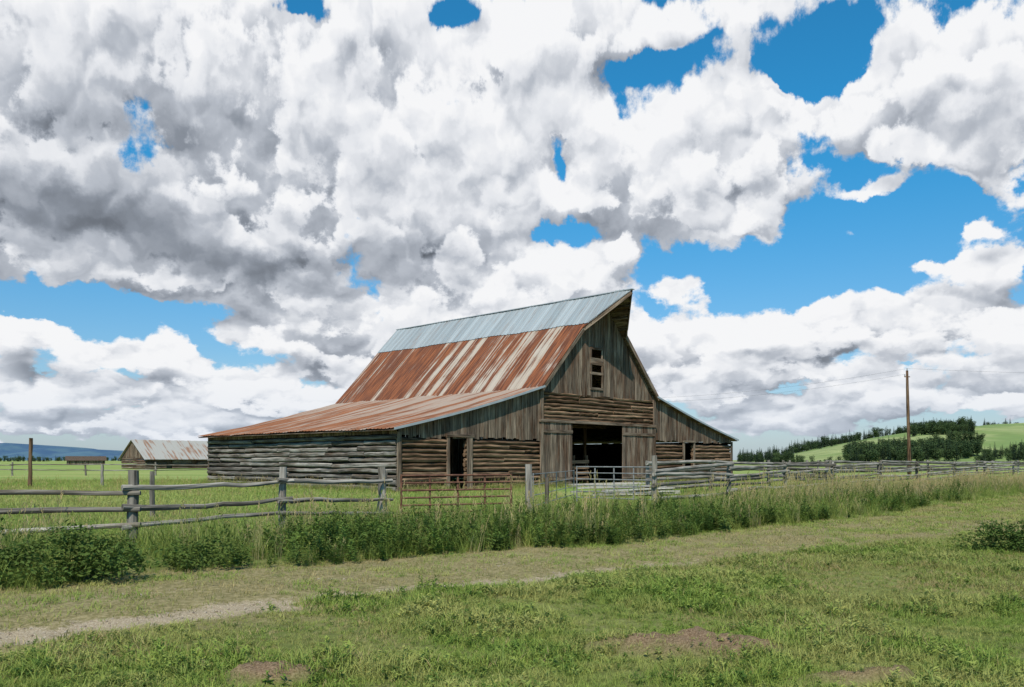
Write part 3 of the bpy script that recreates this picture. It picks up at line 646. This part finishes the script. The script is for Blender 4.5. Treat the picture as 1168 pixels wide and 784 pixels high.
def shrub(name,cx,cy,rx,ry,h,n,ls):
    mb=MB(); z0=float(zg(cx,cy)); cs=[]
    for _ in range(34):
        a=random.uniform(0,6.283); q=random.random()**.6; cs.append((math.cos(a)*q*rx,math.sin(a)*q*ry,h*random.uniform(.12,.95)*(1-.55*q*q),random.uniform(.12,.3)))
    for c in cs: mb.log((cx+c[0]*.3,cy+c[1]*.3,z0-.05),(cx+c[0],cy+c[1],z0+c[2]),.010,.004,5,3,.01,0)
    for i in range(n):
        c=random.choice(cs); v=Vector((random.gauss(0,1),random.gauss(0,1),random.gauss(0,.9))).normalized(); R=c[3]*random.uniform(.3,1.25)*h
        p=Vector((cx+c[0],cy+c[1],z0+c[2]))+Vector((v.x*R*1.2,v.y*R*1.2,v.z*R))
        if p.z<z0: p.z=z0+random.random()*.1
        leaf(mb,p,(v.x+random.uniform(-.6,.6),v.y+random.uniform(-.6,.6),random.uniform(-.5,.5)),(v.x,v.y,v.z+.6),ls*random.uniform(.5,1.3),ls*.5)
    mb.obj(name,G_SHR)
shrub('shrub',-5.9,11.0,1.0,.7,.74,3600,.08); shrub('shrub',-7.5,11.0,1.0,.7,.85,2600,.08); shrub('shrub',8.55,14.2,.85,.5,.6,3400,.065); shrub('shrub',-4.6,12.3,.6,.45,.5,1300,.07)
# ---------------- hills & trees
def hillH(x,y):
    Hx=np.interp(x*800/np.maximum(y,600)*1.0,[200,224,264,320,360,400,500,640,900],[0,1,8,19,26,31,37,43,50]); 
    return Hx*sst(y,330,820)*(1+.12*(fbm(x/90,y/90,80)-.5)*2)-.5
xs=np.linspace(90,1500,180); ys=np.linspace(320,1500,120); XX,YY=np.meshgrid(xs,ys); ZZ=hillH(XX,YY)-.3
v=np.stack([XX,YY,ZZ],-1).reshape(-1,3); n=len(xs); f=[(j*n+i,j*n+i+1,(j+1)*n+i+1,(j+1)*n+i) for j in range(len(ys)-1) for i in range(n-1)]
me=bpy.data.meshes.new('hill'); me.from_pydata(v.tolist(),[],f); me.polygons.foreach_set('use_smooth',[True]*len(f))
m,nt=newmat('hill_grass'); P=N(nt,'ShaderNodeNewGeometry'); a=NOISE(nt,P,.012,3); b=NOISE(nt,P,.08,5,.6)
finish(nt,MIX(nt,SS(nt,b,.3,.7,0,.6),MIX(nt,SS(nt,a,.42,.58),(.17,.24,.07),(.30,.33,.13)),(.14,.19,.06)),.95); me.materials.append(m); o=bpy.data.objects.new('hill',me); S.collection.objects.link(o)
def conifer():
    mb=MB(); mb.log((0,0,0),(0,0,9.5),.18,.04,5,2,0,0)
    for i in range(16):
        z=1.2+i*.55; R=2.1*(1-(z-1)/9.6)+.15
        for k in range(9):
            a=6.283*k/9+random.random(); l=R*random.uniform(.7,1.15); leaf(mb,(0,0,z),(math.cos(a),math.sin(a),-.35),(0,0,1),l,l*.6+.2)
    return mb
def decid():
    mb=MB(); mb.log((0,0,0),(0,0,4),.25,.12,5,2,.05,0)
    cs=[(random.uniform(-1.8,1.8),random.uniform(-1.8,1.8),random.uniform(2.5,7),random.uniform(1,1.8)) for _ in range(14)]
    for c in cs[:6]: mb.log((0,0,2.5),c[:3],.1,.03,4,1,0,0)
    for i in range(420):
        c=random.choice(cs); v=Vector((random.gauss(0,1),random.gauss(0,1),random.gauss(0,1))).normalized()*c[3]*random.uniform(.6,1)
        d=rdir(); leaf(mb,Vector(c[:3])+v,(d[0],d[1],random.uniform(-.5,.5)),v,random.uniform(.5,.9),.5)
    return mb
CT=mkcoll('far_trees',[(conifer(),G_CONI),(conifer(),G_CONI),(decid(),G_TREE),(decid(),G_TREE)])
tp=[];tv=[];ts=[]
def trees(px0,px1,y0,y1,n,pc=.5,s=1,hfun=hillH):
    for _ in range(n):
        yy=random.uniform(y0,y1); xx=uX(random.uniform(px0,px1),yy)
        if fbm(xx/40,yy/40,90)<.38: continue
        z=max(0,float(hfun(xx,yy)) if yy>330 else 0)-.5; tp.append((xx,yy,z)); tv.append(random.randint(0,1) if random.random()<pc else random.randint(2,3)); ts.append(s*random.uniform(.65,1.25))
trees(925,1115,780,960,420,.6,1.0); trees(1100,1400,860,1000,300,.5,1.0); trees(965,1120,430,560,560,.35,.9); trees(1120,1400,400,470,260,.4,.75)
trees(842,905,480,640,170,.8,.8); trees(900,960,700,820,90,.7,.9); trees(880,960,360,380,16,.3,.4); trees(1040,1110,640,740,150,.5,1.0); trees(1110,1400,380,395,60,.3,.6)
trees(-150,60,900,1100,160,.4,.75,lambda a,b:0); trees(60,140,1300,1500,90,.4,.8,lambda a,b:0)
scatter('distant_trees',CT,np.array(tp),np.array(ts),tv,.02)
xs=np.linspace(-5200,600,160); prof=75*sst(fbm(xs/1500,xs*0+3,100),.1,.8)*sst(-xs,600,2000)+24
vs=[];fs=[]
for j,(yy,h) in enumerate(((3700,0),(3900,.5),(4200,1),(4700,.9),(5200,0))):
    for i,x_ in enumerate(xs): vs.append((float(x_),yy+60*math.sin(i),float(prof[i]*h)+(-2 if h==0 else 0)))
n=len(xs); fs=[(j*n+i,j*n+i+1,(j+1)*n+i+1,(j+1)*n+i) for j in range(4) for i in range(n-1)]
me=bpy.data.meshes.new('distant_hills'); me.from_pydata(vs,[],fs); me.polygons.foreach_set('use_smooth',[True]*len(fs))
m,nt=newmat('hazy_forest_hill'); P=N(nt,'ShaderNodeNewGeometry'); finish(nt,MIX(nt,SS(nt,NOISE(nt,P,.006,5,.6),.4,.6),(.045,.095,.17),(.075,.14,.19)),1); me.materials.append(m)  # blue of distance haze painted into the base colour
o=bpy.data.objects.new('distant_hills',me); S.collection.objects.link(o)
print('built',len(bpy.data.objects))
